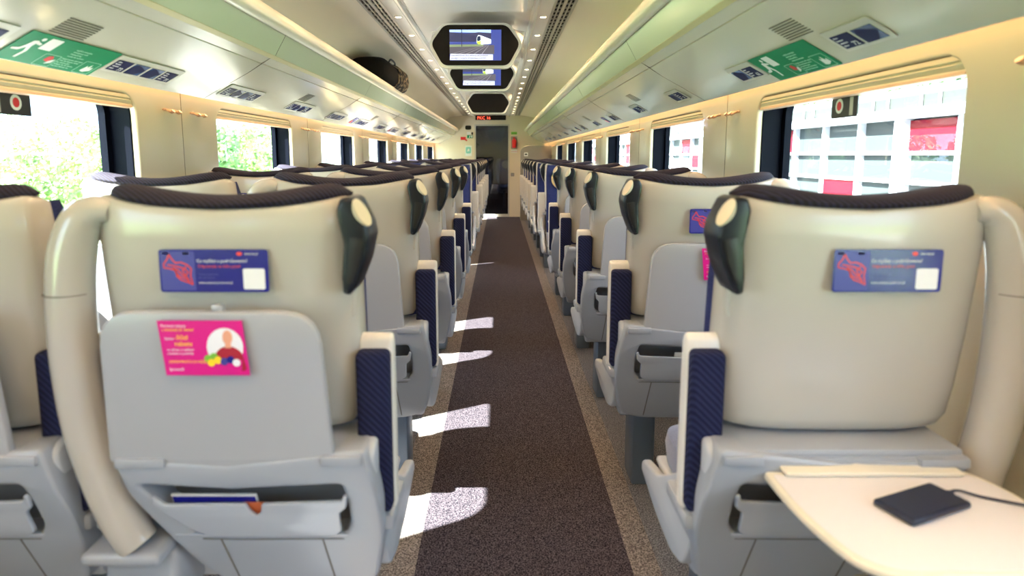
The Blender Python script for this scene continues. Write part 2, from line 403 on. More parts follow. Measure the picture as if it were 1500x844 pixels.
# ------------------------------------------------------------ ceiling screens
def hexa(w, zt, zb, ws):
    return [(-ws, zt), (ws, zt), (w, (zt+zb)/2+.01), (ws+.01, zb), (-ws-.01, zb), (-w, (zt+zb)/2+.01)]
def monitor(y, label, on):
    o = empty('ceiling_screen', (CX+.04, y, 2.05), label, 'screen', 'hexagonal screens under the ceiling')
    a = rpoly(hexa(.285, .125, -.125, .20), .035); b = rpoly(hexa(.305, .14, -.142, .215), .04)
    # wedge housing tapering back up into the ceiling
    r0 = [Vector((p[0], 0, p[1])) for p in b]
    r1 = [Vector((p[0]*1.0, .05, p[1]*1.0)) for p in b]
    r2 = [Vector((p[0]*1.15, .55, .19+p[1]*.15)) for p in b]
    link('housing', loft([r0, r1, r2]), M['ceilw'], o)
    link('bezel', plate_xz(a, [], -.012, 0), M['blackg'], o)
    if on:
        sc = []
        def fl(c, pts, dy, st=1.4):
            mt = mat('screen_image', c, .3, emit=c, es=st)
            q = plate_xz(pts, [], -.0135-dy, -.0130-dy); sc.append(link('picture', q, mt, o)); return sc[-1]
        X0, X1, Z0, Z1 = -.165, .165, -.095, .095
        B = link('display', plate_xz([(X0, Z0), (X1, Z0), (X1, Z1), (X0, Z1)], [], -.0135, -.012), mat('screen_navy', (.02, .03, .12), .2, emit=(.05, .07, .30), es=1.3), o)
        def pic(nm, c, pts, dy, st=1.0):
            mt = mat('screen_'+nm, c, .3, emit=c, es=st)
            link(nm, plate_xz(pts, [], -.0138-dy, -.0134-dy), mt, B)
        pic('picture_sky', (.45, .62, .95), [(X0, .08), (.10, .075), (.10, Z1), (X0, Z1)], 0, 1.0)
        pic('picture_hill', (.05, .05, .12), [(X0, .02), (.10, .02), (.10, .075), (.02, .08), (-.06, .07), (X0, .08)], .0004, .8)
        pic('picture_grass', (.22, .28, .16), [(X0, -.012), (.05, -.008), (.05, .005), (X0, .003)], .0006, .9)
        pic('picture_ballast', (.10, .09, .12), [(X0, -.055), (.12, -.055), (.12, .0), (.03, .002), (X0, -.012)], .0002, .9)
        for k, xx in enumerate((-.15, -.10, -.05, .0, .05)):
            pic('picture_rail', (.32, .30, .36), [(xx-.012, -.055), (xx-.006, -.055), (.055+k*.008, .0), (.053+k*.008, .0)], .0008, .9)
        pic('picture_train', (.75, .80, .85), [(.008, .012), (.008, .045), (.018, .062), (.034, .060), (.10, .035), (.10, .008), (.04, .003)], .001, 1.2)
        pic('picture_cab', (.02, .04, .10), [(.010, .028), (.012, .048), (.020, .056), (.032, .054), (.034, .032), (.022, .024)], .0014, .6)
        pic('picture_nose', (.55, .75, .10), [(.010, .010), (.010, .026), (.022, .022), (.034, .028), (.034, .006), (.022, .004)], .0014, .8)
        pic('picture_pole', (.03, .03, .08), [(-.09, -.01), (-.085, -.01), (-.085, Z1), (-.09, Z1)], .0014, .6)
        pic('picture_caption', (.62, .64, .78), [(X0, -.093), (.112, -.093), (.112, -.058), (X0+.005, -.054)], .0016, 1.0)
        for k, s in enumerate(('Szanowni Podróżni, witamy na pokładzie', 'pociągu. Życzymy przyjemnej podróży')):
            t = text(s, .0145); t.transform(frameM((X0+.008, -.0158, -.069-k*.016), (1, 0, 0), (0, 0, 1)))
            link('caption_text', t, mat('screen_text', (.05, .05, .15), .4), B)
monitor(4.02, 'black hexagonal ceiling screen, nearest, showing a train on tracks', True)
monitor(5.42, 'black hexagonal ceiling screen, middle one, showing a train picture partly hidden', True)
monitor(8.35, 'dark switched-off hexagonal ceiling screen, farthest one before the end wall', False)
# ------------------------------------------------------------ end wall, door, signs on it
dx0, dx1 = -.575, .212
hole = [(dx0, FL+.05), (dx1, FL+.05), (dx1, 2.06), (dx0, 2.06)]
we = plate_xz([(XL-.05, FL), (XR+.05, FL), (XR+.05, 2.33), (XL-.05, 2.33)], [hole], YE, YE+.06)
struct('wall_end', we, M['endw'])
d = struct('door_1', plate_xz([(dx0-.02, FL), (dx1+.02, FL), (dx1+.02, 2.08), (dx0-.02, 2.08)], [[(dx0+.012, FL+.07), (dx1-.012, FL+.07), (dx1-.012, 2.045), (dx0+.012, 2.045)]], YE-.012, YE+.03), M['door'])
link('glass_pane', box(dx0+.01, dx1-.01, YE+.012, YE+.02, FL+.06, 2.05), M['dglass'], d)
link('push_bar', box(dx0+.04, dx0+.06, YE-.02, YE-.005, .9, 1.25, .004), M['chrome'], d)
struct('trim_threshold', box(dx0-.02, dx1+.28, YE-.10, YE-.013, FL+.004, FL+.012), M['chrome'])
# vestibule behind the glass
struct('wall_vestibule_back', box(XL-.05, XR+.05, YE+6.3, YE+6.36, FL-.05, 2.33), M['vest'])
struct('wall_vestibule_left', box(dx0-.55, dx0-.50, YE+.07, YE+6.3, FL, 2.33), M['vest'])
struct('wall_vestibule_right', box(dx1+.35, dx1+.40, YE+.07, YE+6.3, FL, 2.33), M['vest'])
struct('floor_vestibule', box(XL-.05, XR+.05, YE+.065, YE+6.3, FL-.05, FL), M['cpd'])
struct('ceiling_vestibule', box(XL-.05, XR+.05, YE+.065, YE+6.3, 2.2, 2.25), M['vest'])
vl = bpy.data.lights.new('vestibule_fill', 'POINT'); vl.energy = 40; vl.color = (.55, .68, 1); vl.shadow_soft_size = .05  # bluish fill light, added without a fitting so the seats behind the glass show
vo = bpy.data.objects.new('vestibule_fill', vl); C.objects.link(vo); vo.location = (-.15, YE+2.2, 2.1)
def wallpiece(name, outline, c, label, cat, y=YE-.006, th=.006, z=0):
    return tag(link(name, plate_xz(outline, [], y-th, y+.0055), M[c] if isinstance(c, str) else c), label, cat)
def rr(x0, x1, z0, z1, r=.01): return rrect(x0, x1, z0, z1, r, 3)
# coordinates on the end wall (x, z)
K = 890/14.5
def ex(px): return (px-732)/K
def ez(py): return CH+(228-py)/K*1.0
sg = wallpiece('display_sign', rr(ex(697), ex(741), ez(177.3), ez(170), .01), 'blackg', 'black led message display above the end door', 'display', y=YE-.03, th=.02)
t = text('PKC 16', .10); t.transform(frameM((ex(699.5), YE-.054, ez(176.4)), (1, 0, 0), (0, 0, 1))); link('led_text', t, M['ledtxt'], sg)
ip = wallpiece('service_panel', rr(ex(675), ex(695), ez(238), ez(183), .02), 'endw', 'raised cream service panel on the end wall left of the door', 'panel', th=.004)
wallpiece('speaker_grille', rr(ex(682.3), ex(691), ez(191), ez(185), .03), 'blackg', 'small black oval speaker on the end wall above the exit sign', 'speaker', y=YE-.016)
es = wallpiece('exit_sign', rr(ex(685), ex(693.5), ez(203), ez(198.6), .005), 'green', 'small green emergency exit sign left of the end door', 'sign', y=YE-.016)
fig = plate_xz([(ex(687.5), ez(202.3)), (ex(689), ez(202.3)), (ex(690.2), ez(199.5)), (ex(688.8), ez(199.2))], [], YE-.025, YE-.022); link('running_figure', fig, M['signw'], es)
link('door_mark', plate_xz(rr(ex(690.8), ex(692.6), ez(202.4), ez(199.2), .002), [], YE-.025, YE-.022), M['signw'], es)
wallpiece('notice', rr(ex(684.5), ex(690), ez(198), ez(194), .005), 'paper', 'small white notice above the green exit sign', 'sign', y=YE-.016)
wallpiece('hammer_mark', rr(ex(691.2), ex(693.6), ez(198), ez(194.6), .005), 'blackm', 'tiny dark pictogram right of the white notice on the end wall', 'sign', y=YE-.016)
wallpiece('arrow_sign', [(ex(675.6), ez(205.6)), (ex(675.6), ez(201.2)), (ex(683), ez(201.2)), (ex(683), ez(203.6)), (ex(685.5), ez(206.6)), (ex(683.8), ez(207.4)), (ex(681.5), ez(205.6))], 'red', 'red alarm arrow sign beside the exit sign', 'sign', y=YE-.016)
po = wallpiece('poster', rr(ex(682), ex(691.5), ez(228.5), ez(213.5), .01), 'signw', 'pale teal safety poster left of the end door', 'poster', y=YE-.016)
link('poster_print', plate_xz(rr(ex(683), ex(690.5), ez(225), ez(215.5), .03), [], YE-.026, YE-.022), M['teal'], po)
link('poster_figure', plate_xz([(ex(685), ez(222)), (ex(686.3), ez(218)), (ex(687.5), ez(218)), (ex(688.6), ez(222)), (ex(687.2), ez(221)), (ex(686.3), ez(222.4))], [], YE-.03, YE-.026), M['signw'], po)
gs = wallpiece('escape_sign', rr(ex(748.5), ex(757), ez(197.7), ez(194), .004), 'lime', 'small bright green sign above the fire extinguisher', 'sign')
t = text('WYJŚCIE', .032); t.transform(frameM((ex(749), YE-.0135, ez(197)), (1, 0, 0), (0, 0, 1))); link('sign_text', t, M['green'], gs)
fe = empty('fire_extinguisher', (ex(752.8), YE-.07, ez(217)), 'red fire extinguisher in its recess right of the end door', 'fire extinguisher')
link('cylinder', loft([srect(r, r, 0, 0, z, 20, 2) for r, z in ((.03, 0), (.05, .01), (.052, .05), (.052, .17), (.035, .20), (.018, .21), (.018, .225))]), M['red'], fe)
link('valve', box(-.03, .03, -.015, .015, .225, .25, .005), M['red'], fe)
link('hose', tube([(.02, -.02, .24), (.06, -.03, .2), (.055, -.03, .1), (.05, -.03, .03)], .009, 8, 4), M['black'], fe)
link('back_plate', box(-.075, .075, .055, .066, -.02, .27, .004), M['part'], fe)
rs_ = wallpiece('fire_sign', rr(ex(748.3), ex(757.2), ez(224), ez(219.5), .004), 'signw', 'small white sign with red print below the fire extinguisher', 'sign')
t = text('GAŚNICA', .035); t.transform(frameM((ex(748.6), YE-.0135, ez(222.9)), (1, 0, 0), (0, 0, 1))); link('sign_text', t, M['red'], rs_)
bt = wallpiece('door_button', rr(ex(748), ex(753.2), ez(258), ez(253), .01), 'part', 'grey square door button on the end wall right of the door', 'button')
link('push_knob', plate_xz([(ex(750.6)+.022*math.cos(i*.4), ez(255.4)+.022*math.sin(i*.4)) for i in range(16)], [], YE-.016, YE-.012), M['chrome'], bt)
# half-height partition on the right in front of the end wall
pt = empty('partition', (.8, 13.75, FL), 'grey half-height partition screen before the end wall on the right', 'partition')
py = 13.75
link('panel', plate_xz([(p[0]-.8, p[1]-FL) for p in rpoly([(.465, FL), (XR-.004, FL), (XR-.004, 1.57), (.62, 1.575), (.465, 1.50)], [0, 0, .02, .1, .12])], [], -.03, .03, .008), M['part'], pt)
link('pictogram', plate_xz(rr(.545-.8, .632-.8, 1.335-FL, 1.42-FL, .01), [], -.036, -.0302), M['signw'], pt)
link('pictogram_mark', plate_xz([(.588-.8+.028*math.cos(i*.4), 1.378-FL+.018*math.sin(i*.4)) for i in range(16)], [], -.039, -.036), M['blackm'], pt)
# ------------------------------------------------------------ signs and fittings on the overhead panels
def panel_frame(side, y, s):
    """frame on the sloping panel: origin at (y, distance s up the slope from its lower lip); a runs along reading direction, b up the slope"""
    p0 = Vector((mirx(1.24, side), 0, 1.626)); p1 = Vector((mirx(1.10, side), 0, 1.703)); up = (p1-p0).normalized()
    a = Vector((0, 1, 0)) if side < 0 else Vector((0, -1, 0))
    n = a.cross(up)
    o = p0+up*s+Vector((0, y, 0))+n*.0022
    return frameM(o, a, up)
def psign(name, side, y, s, outline, m, th, label, cat, group=None):
    f = panel_frame(side, y, s); me = plate(outline, [], th, 0)
    o = link(name, me, m); o.matrix_world = f; tag(o, label, cat, group); return o
def sub(o, name, me, m, z): 
    me.transform(T((0, 0, z))); return link(name, me, m, o)
def green_sign(side, y, L, label):
    H = .146; o = psign('emergency_sign', side, y, .006, rrect(0, L, 0, H, .004), M['green'], .0015, label, 'sign')
    z = .0017; k = L/.4
    run = [((.012, .055), (.03, .06)), ]
    def pl(nm, pts, m): sub(o, nm, plate([(p[0]*k, p[1]*1.14) for p in pts], [], .0006), M[m], z)
    # running figure with window pane
    pl('figure_body', rpoly([(.045, .095), (.062, .098), (.060, .072), (.068, .050), (.058, .048), (.050, .066), (.036, .048), (.012, .046), (.012, .054), (.032, .058), (.040, .074)], .003), 'signw')
    pl('figure_leg', [(.060, .054), (.068, .050), (.062, .018), (.054, .018), (.057, .040)], 'signw')
    pl('figure_arm', [(.058, .096), (.082, .088), (.080, .081), (.058, .085)], 'signw')
    pl('figure_head', [(.068+.007*math.cos(i*.5), .106+.007*math.sin(i*.5)) for i in range(12)], 'signw')
    pl('window_mark', rpoly([(.088, .068), (.135, .068), (.135, .118), (.088, .118)], .003), 'signw')
    for (x0, x1, y0, y1) in ((.138, .205, .004, .066), (.310, .385, .004, .072)):
        sub(o, 'inset_frame', plate(rrect(x0*k, x1*k, y0, y1, .006), [rrect(x0*k+.0018, x1*k-.0018, y0+.0018, y1-.0018, .005)], .0006), M['signp'], z)
    pl('hammer_mark', rpoly([(.158, .028), (.178, .024), (.186, .040), (.176, .052), (.160, .048)], .004), 'red')
    pl('hand_mark', rpoly([(.176, .014), (.195, .022), (.198, .040), (.186, .034), (.180, .026)], .003), 'signw')
    pl('crowd_mark', rpoly([(.335, .016), (.352, .012), (.375, .022), (.372, .040), (.362, .032), (.356, .052), (.350, .034), (.342, .044)], .002), 'signw')
    for i, s in enumerate(('wyjście awaryjne', 'emergency exit', 'Notausstieg', 'sortie de secours')):
        sub(o, 'sign_text', tm(text(s, .0105), Matrix.Diagonal((k, 1, 1, 1)), T((.215*k, .108-i*.012, 0))), M['signp'], z)
    for i, s in enumerate(('Wyjąć młotek i zbić szybę', 'Take the hammer, break', 'the window glass', 'Schlagen Sie die Scheibe', 'mit dem Hammer ein')):
        sub(o, 'sign_text', tm(text(s, .0085), Matrix.Diagonal((k, 1, 1, 1)), T((.210*k, .056-i*.0105, 0))), M['signp'], z)
    return o
green_sign(-1, 1.755, .405, 'green emergency exit sign with running figure on the left overhead panel')
green_sign(1, 2.30, .41, 'green emergency exit sign with running figure on the right overhead panel')
def seat_plate(side, y, s, nsq, num, label, group, mirror=True, dark=True):
    L = .102*nsq+.022; H = .100
    o = psign('seat_number_plate', side, y, s-.004, rrect(0, L, 0, H, .008), M['plate'], .002, label, 'sign', group)
    for i in range(nsq):
        x = .016+i*.102; mir = mirror[i]
        sq = sub(o, 'lamp_lens' if mir else 'number_field', plate([(x, .013), (x+.088, .013), (x+.088, .075), (x, .075)], [], .001), M['platem'] if mir else M['platen'], .0022)
        if mir:
            sub(sq, 'lens_facet', plate([(x, .013), (x+.05, .013), (x+.088, .05), (x+.02, .075), (x, .055)], [], .0006), M['platen'], .0034)
        else:
            t = tm(text(num[i], .026), T((x+.050, .018, 0))); sub(sq, 'number_text', t, M['adtxt'], .0034)
            for k, ss in enumerate(('okno', 'fenster', 'window', 'place')):
                t = tm(text(ss, .011), T((x+.006, .062-k*.013, 0))); sub(sq, 'place_text', t, M['adtxt'], .0034)
    return o
B4 = (False, True, True, False)
seat_plate(-1, 1.285, .056, 4, ('74', '', '', '76'), 'seat number plate with 76 at the left edge, left of the green exit sign', 'seat number plates on the left', B4)
seat_plate(-1, 2.165, .052, 4, ('73', '', '', '71'), 'seat number plate with 73 just right of the left green exit sign', 'seat number plates on the left', B4)
nums = [('65', '', '', '63'), ('61', '', '', '66'), ('55', '', '', '53'), ('51', '', '', '56'), ('45', '', '', '43'), ('41', '', '', '46'), ('35', '', '', '33'), ('31', '', '', '36'), ('25', '', '', '23'), ('21', '', '', '26'), ('15', '', '', '13')]
pos = ['between the first and second full left windows', 'above the far edge of the second left window', 'above the third left window', 'past the third left window']
for i in range(11):
    y = 3.04+.93*i
    seat_plate(-1, y, .052, 4, nums[i], 'seat number plate ' + (pos[i] if i < 4 else 'far along the left overhead panel'), 'seat number plates on the left', B4)
seat_plate(1, 1.80, .052, 2, ('72', ''), 'large seat number plate with 72 right of the right green exit sign', 'seat number plates on the right', (False, True))
for i in range(12):
    y = 2.54+.93*i
    seat_plate(1, y, .052, 2, ('', '%d' % (62-5*i if i else 62)), 'seat number plate ' + (['left of the right green exit sign', 'above the second right window', 'above the third right window'][i] if i < 3 else 'far along the right overhead panel'), 'seat number plates on the right', (True, False))
for i, y in enumerate((5.65, 7.6)):   # small blue and red stickers between plates
    for side in (-1, 1):
        o = psign('notice', side, y, .052, rrect(0, .11, 0, .09, .006), M['adblue'], .0012, 'small blue and red sticker on the %s overhead panel, %s one' % ('left' if side < 0 else 'right', ('nearer', 'farther')[i]), 'sticker')
        sub(o, 'red_print', plate([(0.002, .002), (.06, .002), (.04, .04), (.002, .045)], [], .0005), M['adred'], .0014)
# louvred outlets in the overhead panels
for side, nm in ((-1, 'left'), (1, 'right')):
    for i in range(6):
        y = 1.80+2.16*i
        p0 = Vector((mirx(1.10, side), 0, 1.703)); p1 = Vector((mirx(1.02, side), 0, 1.746)); up = (p1-p0).normalized(); a = Vector((0, -side*1.0, 0))
        a = Vector((0, 1, 0)) if side < 0 else Vector((0, -1, 0))
        n = a.cross(up); f = frameM(p0+up*.004+Vector((0, y+(.15 if side > 0 else 0), 0))+n*.0008, a, up)
        me = join([plate([(0, k*.0105), (.145, k*.0105), (.145, k*.0105+.0035), (0, k*.0105+.0035)], [], .0012) for k in range(8)])
        o = link('air_louvre', me, M['seam']); o.matrix_world = f
        tag(o, '%s air louvre of thin slots in the %s overhead panel' % ('nearest' if i == 0 else ('second' if i == 1 else 'far small'), nm), 'air outlet', 'air louvres in the %s overhead panel' % nm)
# coat hooks: two pegs on a short bar
def coat_hook(side, y, label, proto={}):
    X = XL if side < 0 else XR; nm = 'left' if side < 0 else 'right'
    if side not in proto:
        o = empty('coat_hook', (X, y, 1.56), label, 'coat hook', 'coat hooks on the %s wall' % nm)
        link('bar', box(-side*.012-.004, -side*.012+.004, -.06, .06, -.004, .004, .002), M['hook'], o)
        for q in (-.03, .03):
            link('peg', tube([(0, q, .002), (-side*.02, q, -.002), (-side*.036, q, -.010), (-side*.045, q, -.004)], [.006, .006, .008, .010], 8, 3), M['hook'], o)
        proto[side] = o
    else:
        o = copy_tree(proto[side]); o.location = (X, y, 1.56); o['label'] = label
for side, wins in ((-1, WL), (1, WR)):
    nm = 'left' if side < 0 else 'right'
    q = 0
    for i in range(len(wins)-1):
        mid = (wins[i][1]+wins[i+1][0])/2
        if mid < .8: continue
        for dy in (-.125, .125):
            w_ = ('before' if dy < 0 else 'after')+' the panel joint'
            n_ = ['first', 'second', 'third', 'fourth', 'fifth', 'sixth', 'seventh'][q]
            coat_hook(side, mid+dy, 'double bronze coat hook on the %s pillar of the %s wall, %s' % (n_, nm, w_))
        q += 1
# black pull-tag signs on the nearest windows
for side, y0, lab in ((-1, 2.11, 'black tag with a red dot on the near left window pane'), (1, 2.25, 'black tag with a red dot on the near right window pane')):
    X = (XL-.05) if side < 0 else (XR+.05)
    o = empty('window_tag', (X, y0, 1.50), lab, 'sign')
    a = (0, 1, 0) if side < 0 else (0, -1, 0); f = frameM((0, 0, 0), a, (0, 0, 1))
    off = -.16 if side < 0 else 0
    def wt(nm, pts, m, z, th=.003):
        me = plate(pts, [], th); me.transform(T((0, 0, z))); me.transform(f); link(nm, me, M[m], o)
    wt('tag_board', rrect(off, off+.16, -.018, .058, .003), 'black', 0)
    cxs = off+(.095 if side < 0 else .05)
    wt('white_ring', [(cxs+.024*math.cos(i*.314), .024+.026*math.sin(i*.314)) for i in range(20)], 'signw', .003, .0008)
    wt('red_dot', [(cxs+.014*math.cos(i*.314), .024+.016*math.sin(i*.314)) for i in range(20)], 'red', .0038, .0008)
    wt('grey_strip', rrect(off+(.01 if side < 0 else .115), off+(.03 if side < 0 else .135), -.012, .05, .002), 'plate', .003, .0008)
# ------------------------------------------------------------ seats
# local frame: origin on the floor below the middle of the back plane, +y = the way the seat faces, z measured from the reference level
def zc(z): return z-FL
def saddle(me, z0=1.12, amt=.030):
    for v in me.vertices:
        t = min(max((v.co.z-z0)/(1.25-z0), 0), 1); v.co.z += amt*t*((abs(v.co.x)/.26)**2-.55)
    return me
SEATM = {}
def seat_meshes(s):
    """s=+1: aisle on +x. returns dict of meshes, z in reference level, shifted to the floor at the end"""
    D = {}
    # back shell: rear face leans back towards the top
    prof = [(.735, .232, .050), (.742, .252, .042), (.765, .265, .036), (.83, .273, .030), (.95, .276, .015), (1.08, .276, .0), (1.18, .275, -.012), (1.235, .271, -.018), (1.252, .260, -.012), (1.258, .244, 0.0)]
    rings = []
    for z, wd, yr in prof:
        dep = .055 if z < 1.24 else .04
        cx = -s*.010
        ring = srect(wd, dep, cx, yr+dep, z, 44, 6)
        # the outer edges wrap forward
        for v in ring: v.y += .03*(abs(v.x-cx)/wd)**4
        rings.append(ring)
    D['back_shell'] = saddle(loft(rings))
    # ridge on the aisle side (moulded side bolster carrying the handle)
    sd = tube([(s*.262, .055, 1.235), (s*.262, .05, 1.15), (s*.258, .05, 1.08), (s*.255, .05, 1.0)], [.014, .016, .012, .006], 12, 5)
    D['side_bolster'] = sd
    # headrest roll along the top edge
    rings = []
    N = 22
    for i in range(N+1):
        u = -1+2*i/N; x = u*.262-s*.006; e = (1-abs(u)**6)**.5 if abs(u) < 1 else 0
        e = max(e, .12); hz = (.018+.012*abs(u)**1.5)*e; hy = .048*e
        zc_ = 1.250+.031*abs(u)**2.0-.012*abs(u)**8
        yc = .035+.035*abs(u)**4
        rings.append([Vector((x, yc+hy*math.cos(2*math.pi*k/14), zc_+hz*math.sin(2*math.pi*k/14))) for k in range(14)])
    D['headrest_top'] = loft(rings)
    # navy upholstery in front of the shell
    rings = []
    for z, wd, y0, dep in [(.50, .235, .13, .05), (.56, .25, .11, .07), (.70, .252, .10, .075), (.90, .250, .085, .07), (1.05, .252, .075, .065), (1.18, .250, .065, .06), (1.245, .24, .06, .045)]:
        ring = srect(wd, dep, 0, y0+dep, z, 40, 4)
        for v in ring:
            if v.y > y0+dep: v.y += .035*(abs(v.x)/wd)**4
        rings.append(ring)
    D['backrest'] = saddle(loft(rings), 1.12, .015)
    # beige leather pillow
    rings = []
    for i in range(13):
        a = -math.pi/2+math.pi*i/12
        rings.append(srect(.205*max(math.cos(a), .05)**.6, .035*max(math.cos(a), .05)**.6, 0, .225, 1.10+.115*math.sin(a), 28, 2.4))
    D['head_pillow'] = loft(rings)
    # cushion and pan
    rings = []
    for z, wd, y0, y1 in [(.415, .235, .12, .53), (.43, .252, .11, .56), (.48, .256, .11, .575), (.515, .252, .11, .565), (.53, .235, .12, .53)]:
        rings.append(srect(wd, (y1-y0)/2, 0, (y0+y1)/2, z, 44, 6))
    D['seat_cushion'] = loft(rings)
    sk = [(.15, .30), (.20, .28), (.36, .31), (.50, .37), (.555, .415), (.13, .42)]
    me = plate(rpoly(sk, [.02, .05, .05, .04, .01, .01]), [], .53, .012)
    me.transform(frameM((-.265, 0, 0), (0, 1, 0), (0, 0, 1)))
    D['seat_pan'] = me
    # rear housing with opening for the pocket
    def m(pts): return [(p[0]*s, p[1]) for p in pts]
    out = rpoly(m([(-.245, .715), (0, .700), (.292, .735), (.318, .60), (.318, .50), (.285, .34), (.20, .315), (-.02, .315), (-.10, .36), (-.155, .46), (-.215, .60)]), [.012, 0, .015, .03, .08, .09, .03, .05, .05, .05, .03])
    hol = rpoly(m([(-.195, .655), (0, .640), (.24, .655), (.247, .60), (.245, .53), (.222, .500), (-.10, .492)]), [.012, 0, .012, .02, .03, .03, .03])
    D['rear_housing'] = plate_xz(out, [hol], -.045, .05, .010)
    # shelf on top and box behind the opening
    sb = rpoly(m([(-.235, .70), (.285, .715), (.300, .60), (.29, .47), (.24, .33), (0, .325), (-.14, .47), (-.2, .6)]), .02)
    D['recess_panel'] = plate_xz(sb, [], .02, .048, .004)
    D['housing_side'] = tm(plate(rpoly([(-.02, .725), (.06, .735), (.10, .70), (.16, .55), (.30, .44), (.46, .40), (.46, .36), (.26, .32), (.10, .31), (.01, .34), (-.02, .50)], .03), [], .03, .010), frameM((s*.292-.015, 0, 0), (0, 1, 0), (0, 0, 1)))
    D['hinge_ledge'] = join([box(min(-.235*s, -.13*s), max(-.235*s, -.13*s), -.052, .03, .695, .716, .004), box(min(.20*s, .285*s), max(.20*s, .285*s), -.052, .03, .700, .722, .004), box(-.15, .20, -.035, .03, .690, .712, .004), box(min(-.235*s, .288*s), max(-.235*s, .288*s), -.03, .135, .705, .728, .008)])
    # pocket with ears and a finger notch
    pk = rpoly(m([(-.168, .625), (-.150, .600), (.025, .602), (.033, .578), (.044, .566), (.056, .578), (.062, .602), (.235, .610), (.242, .628), (.249, .622), (.243, .590), (.226, .575), (.224, .515), (.20, .503), (-.06, .500), (-.10, .515), (-.15, .570), (-.175, .60)]), [.004, .006, .004, .006, .012, .006, .004, .006, .003, .003, .006, .008, .012, .015, .015, .02, .015, .006])
    D['pocket'] = plate_xz(pk, [], -.052, -.040, .003)
    sm = [[(-.095, .4905), (0, .4885), (.225, .4905), (.225, .4885), (0, .4865), (-.095, .4885)], [(-.055, .488), (-.052, .488), (-.035, .33), (-.038, .33)], [(.175, .488), (.178, .488), (.190, .33), (.187, .33)]]
    D['housing_seams'] = join([plate_xz(m(q), [], -.0462, -.0445) for q in sm])
    D['pocket_lip'] = box(min(-.155*s, .235*s), max(-.155*s, .235*s), -.047, .018, .497, .505, .002)
    # steel-blue legs
    D['leg'] = tm(box(s*.12-.05, s*.12+.05, .33, .49, FL, .37, .012))
    D['leg2'] = tm(box(-s*.13-.04, -s*.13+.04, .33, .49, FL, .37, .012))
    # folded-up armrests
    def arm(x0, x1):
        o = rpoly([(0, .535), (0, .90), (.008, .945), (.030, .955), (.046, .93), (.050, .80), (.050, .58), (.042, .53)], [.01, .02, .015, .02, .03, .03, .02, .01])
        me = plate(o, [], x1-x0, .010); me.transform(frameM((x0, .06, 0), (0, 1, 0), (0, 0, 1))); return me
    def pad(x0, x1):
        return box(x0, x1, .026, .074, .545, .922, .014, 4)
    def piv(x0, x1): return box(x0, x1, .03, .19, .50, .540, .010)
    xs = (.258, .337) if s > 0 else (-.337, -.258)
    D['armrest'] = arm(*xs); D['armrest_pad'] = pad(xs[0]+(.0 if s > 0 else .004), xs[1]-(.004 if s > 0 else 0)); D['armrest_pivot'] = piv(*xs)
    xs = (-.345, -.238) if s > 0 else (.238, .345)
    D['armrest2'] = arm(*xs); D['armrest_pad2'] = pad(xs[0]+.004, xs[1]-.004); D['armrest_pivot2'] = piv(*xs)
    xs = (.235, .332) if s > 0 else (-.332, -.235)
    D['armrest3'] = arm(*xs); D['armrest_pad3'] = pad(xs[0]+.003, xs[1]-.003); D['armrest_pivot3'] = piv(*xs)
    # grab handle at the aisle corner
    ho = rpoly(m([(.243, 1.240), (.252, 1.263), (.268, 1.268), (.283, 1.262), (.306, 1.213), (.311, 1.185), (.300, 1.135), (.277, 1.078), (.266, 1.062), (.252, 1.066), (.250, 1.10), (.256, 1.17), (.247, 1.215)]), .006)
    D['handle'] = plate_xz(ho, [], -.028, .075, .010)
    hi = rpoly(m([(.272, 1.185), (.299, 1.180), (.291, 1.135), (.272, 1.088), (.262, 1.090), (.268, 1.14)]), .006)
    D['handle_inset'] = plate_xz(hi, [], -.031, -.024, .001)
    # oval cap on the slanted top face of the handle
    cp = disc(.031, .012, 24, 1, .46); a = Vector((s*.027, 0, -.049)).normalized(); b = (Vector((s*.87, 0, .48))*.62+Vector((0, 1, 0))*.78).normalized()
    if a.cross(b).y > 0: b = -b
    cp.transform(T((0, 0, -.004))); cp.transform(frameM((s*.2925, -.019, 1.233), a, b)); D['handle_cap'] = cp
    # folded tray table
    tb = rpoly(m([(-.250, .705), (-.243, 1.035), (.205, 1.035), (.226, .705), (.13, .700), (.126, .690), (-.155, .690), (-.16, .703)]), [.008, .075, .075, .008, .002, .002, .002, .002])
    me = plate_xz(tb, [], -.012, .010, .006)
    for v in me.vertices: v.co.y += -.030+.0*(v.co.z-.7) + (-.010+.022*(1.035-v.co.z)/.33)*0 - .012*((v.co.z-.70)/.33)
    D['folding_table'] = me
    D['table_catch'] = box(s*.0-.012, s*.0+.012, -.046, -.030, 1.032, 1.048, .003)
    # curved grab rail on the side away from the aisle
    tp = [(-.235, 1.232), (-.266, 1.236), (-.300, 1.212), (-.326, 1.14), (-.338, 1.03), (-.338, .90), (-.325, .76), (-.292, .62), (-.255, .52), (-.235, .485)]
    D['grab_rail'] = tube([(s*x, .012, z) for x, z in tp], [.020, .032, .041, .046, .047, .048, .048, .047, .045, .042], 18, 5)
    D['rail_foot'] = join([box(min(-.345*s, -.17*s), max(-.345*s, -.17*s), -.03, .17, .452, .482, .012, 3), box(min(-.33*s, -.16*s), max(-.33*s, -.16*s), .02, .16, .30, .456, .02, 3)])
    D['rail_joint'] = tm(tube([(s*-.338, .012, 1.062), (s*-.338, .012, 1.060)], .0487, 18, 1))
    # stickers
    ox, = (0,)
    def sq(x0, x1, z0, z1, r=.006): return rrect(x0, x1, z0, z1, r, 3)
    # the housing leans forward towards the floor
    for k in ('rear_housing', 'recess_panel', 'pocket', 'pocket_lip', 'housing_side', 'housing_seams'):
        for v in D[k].vertices: v.co.y += max(0, .66-v.co.z)*.38
    for k in D: D[k].transform(T((0, 0, -FL)))
    return D
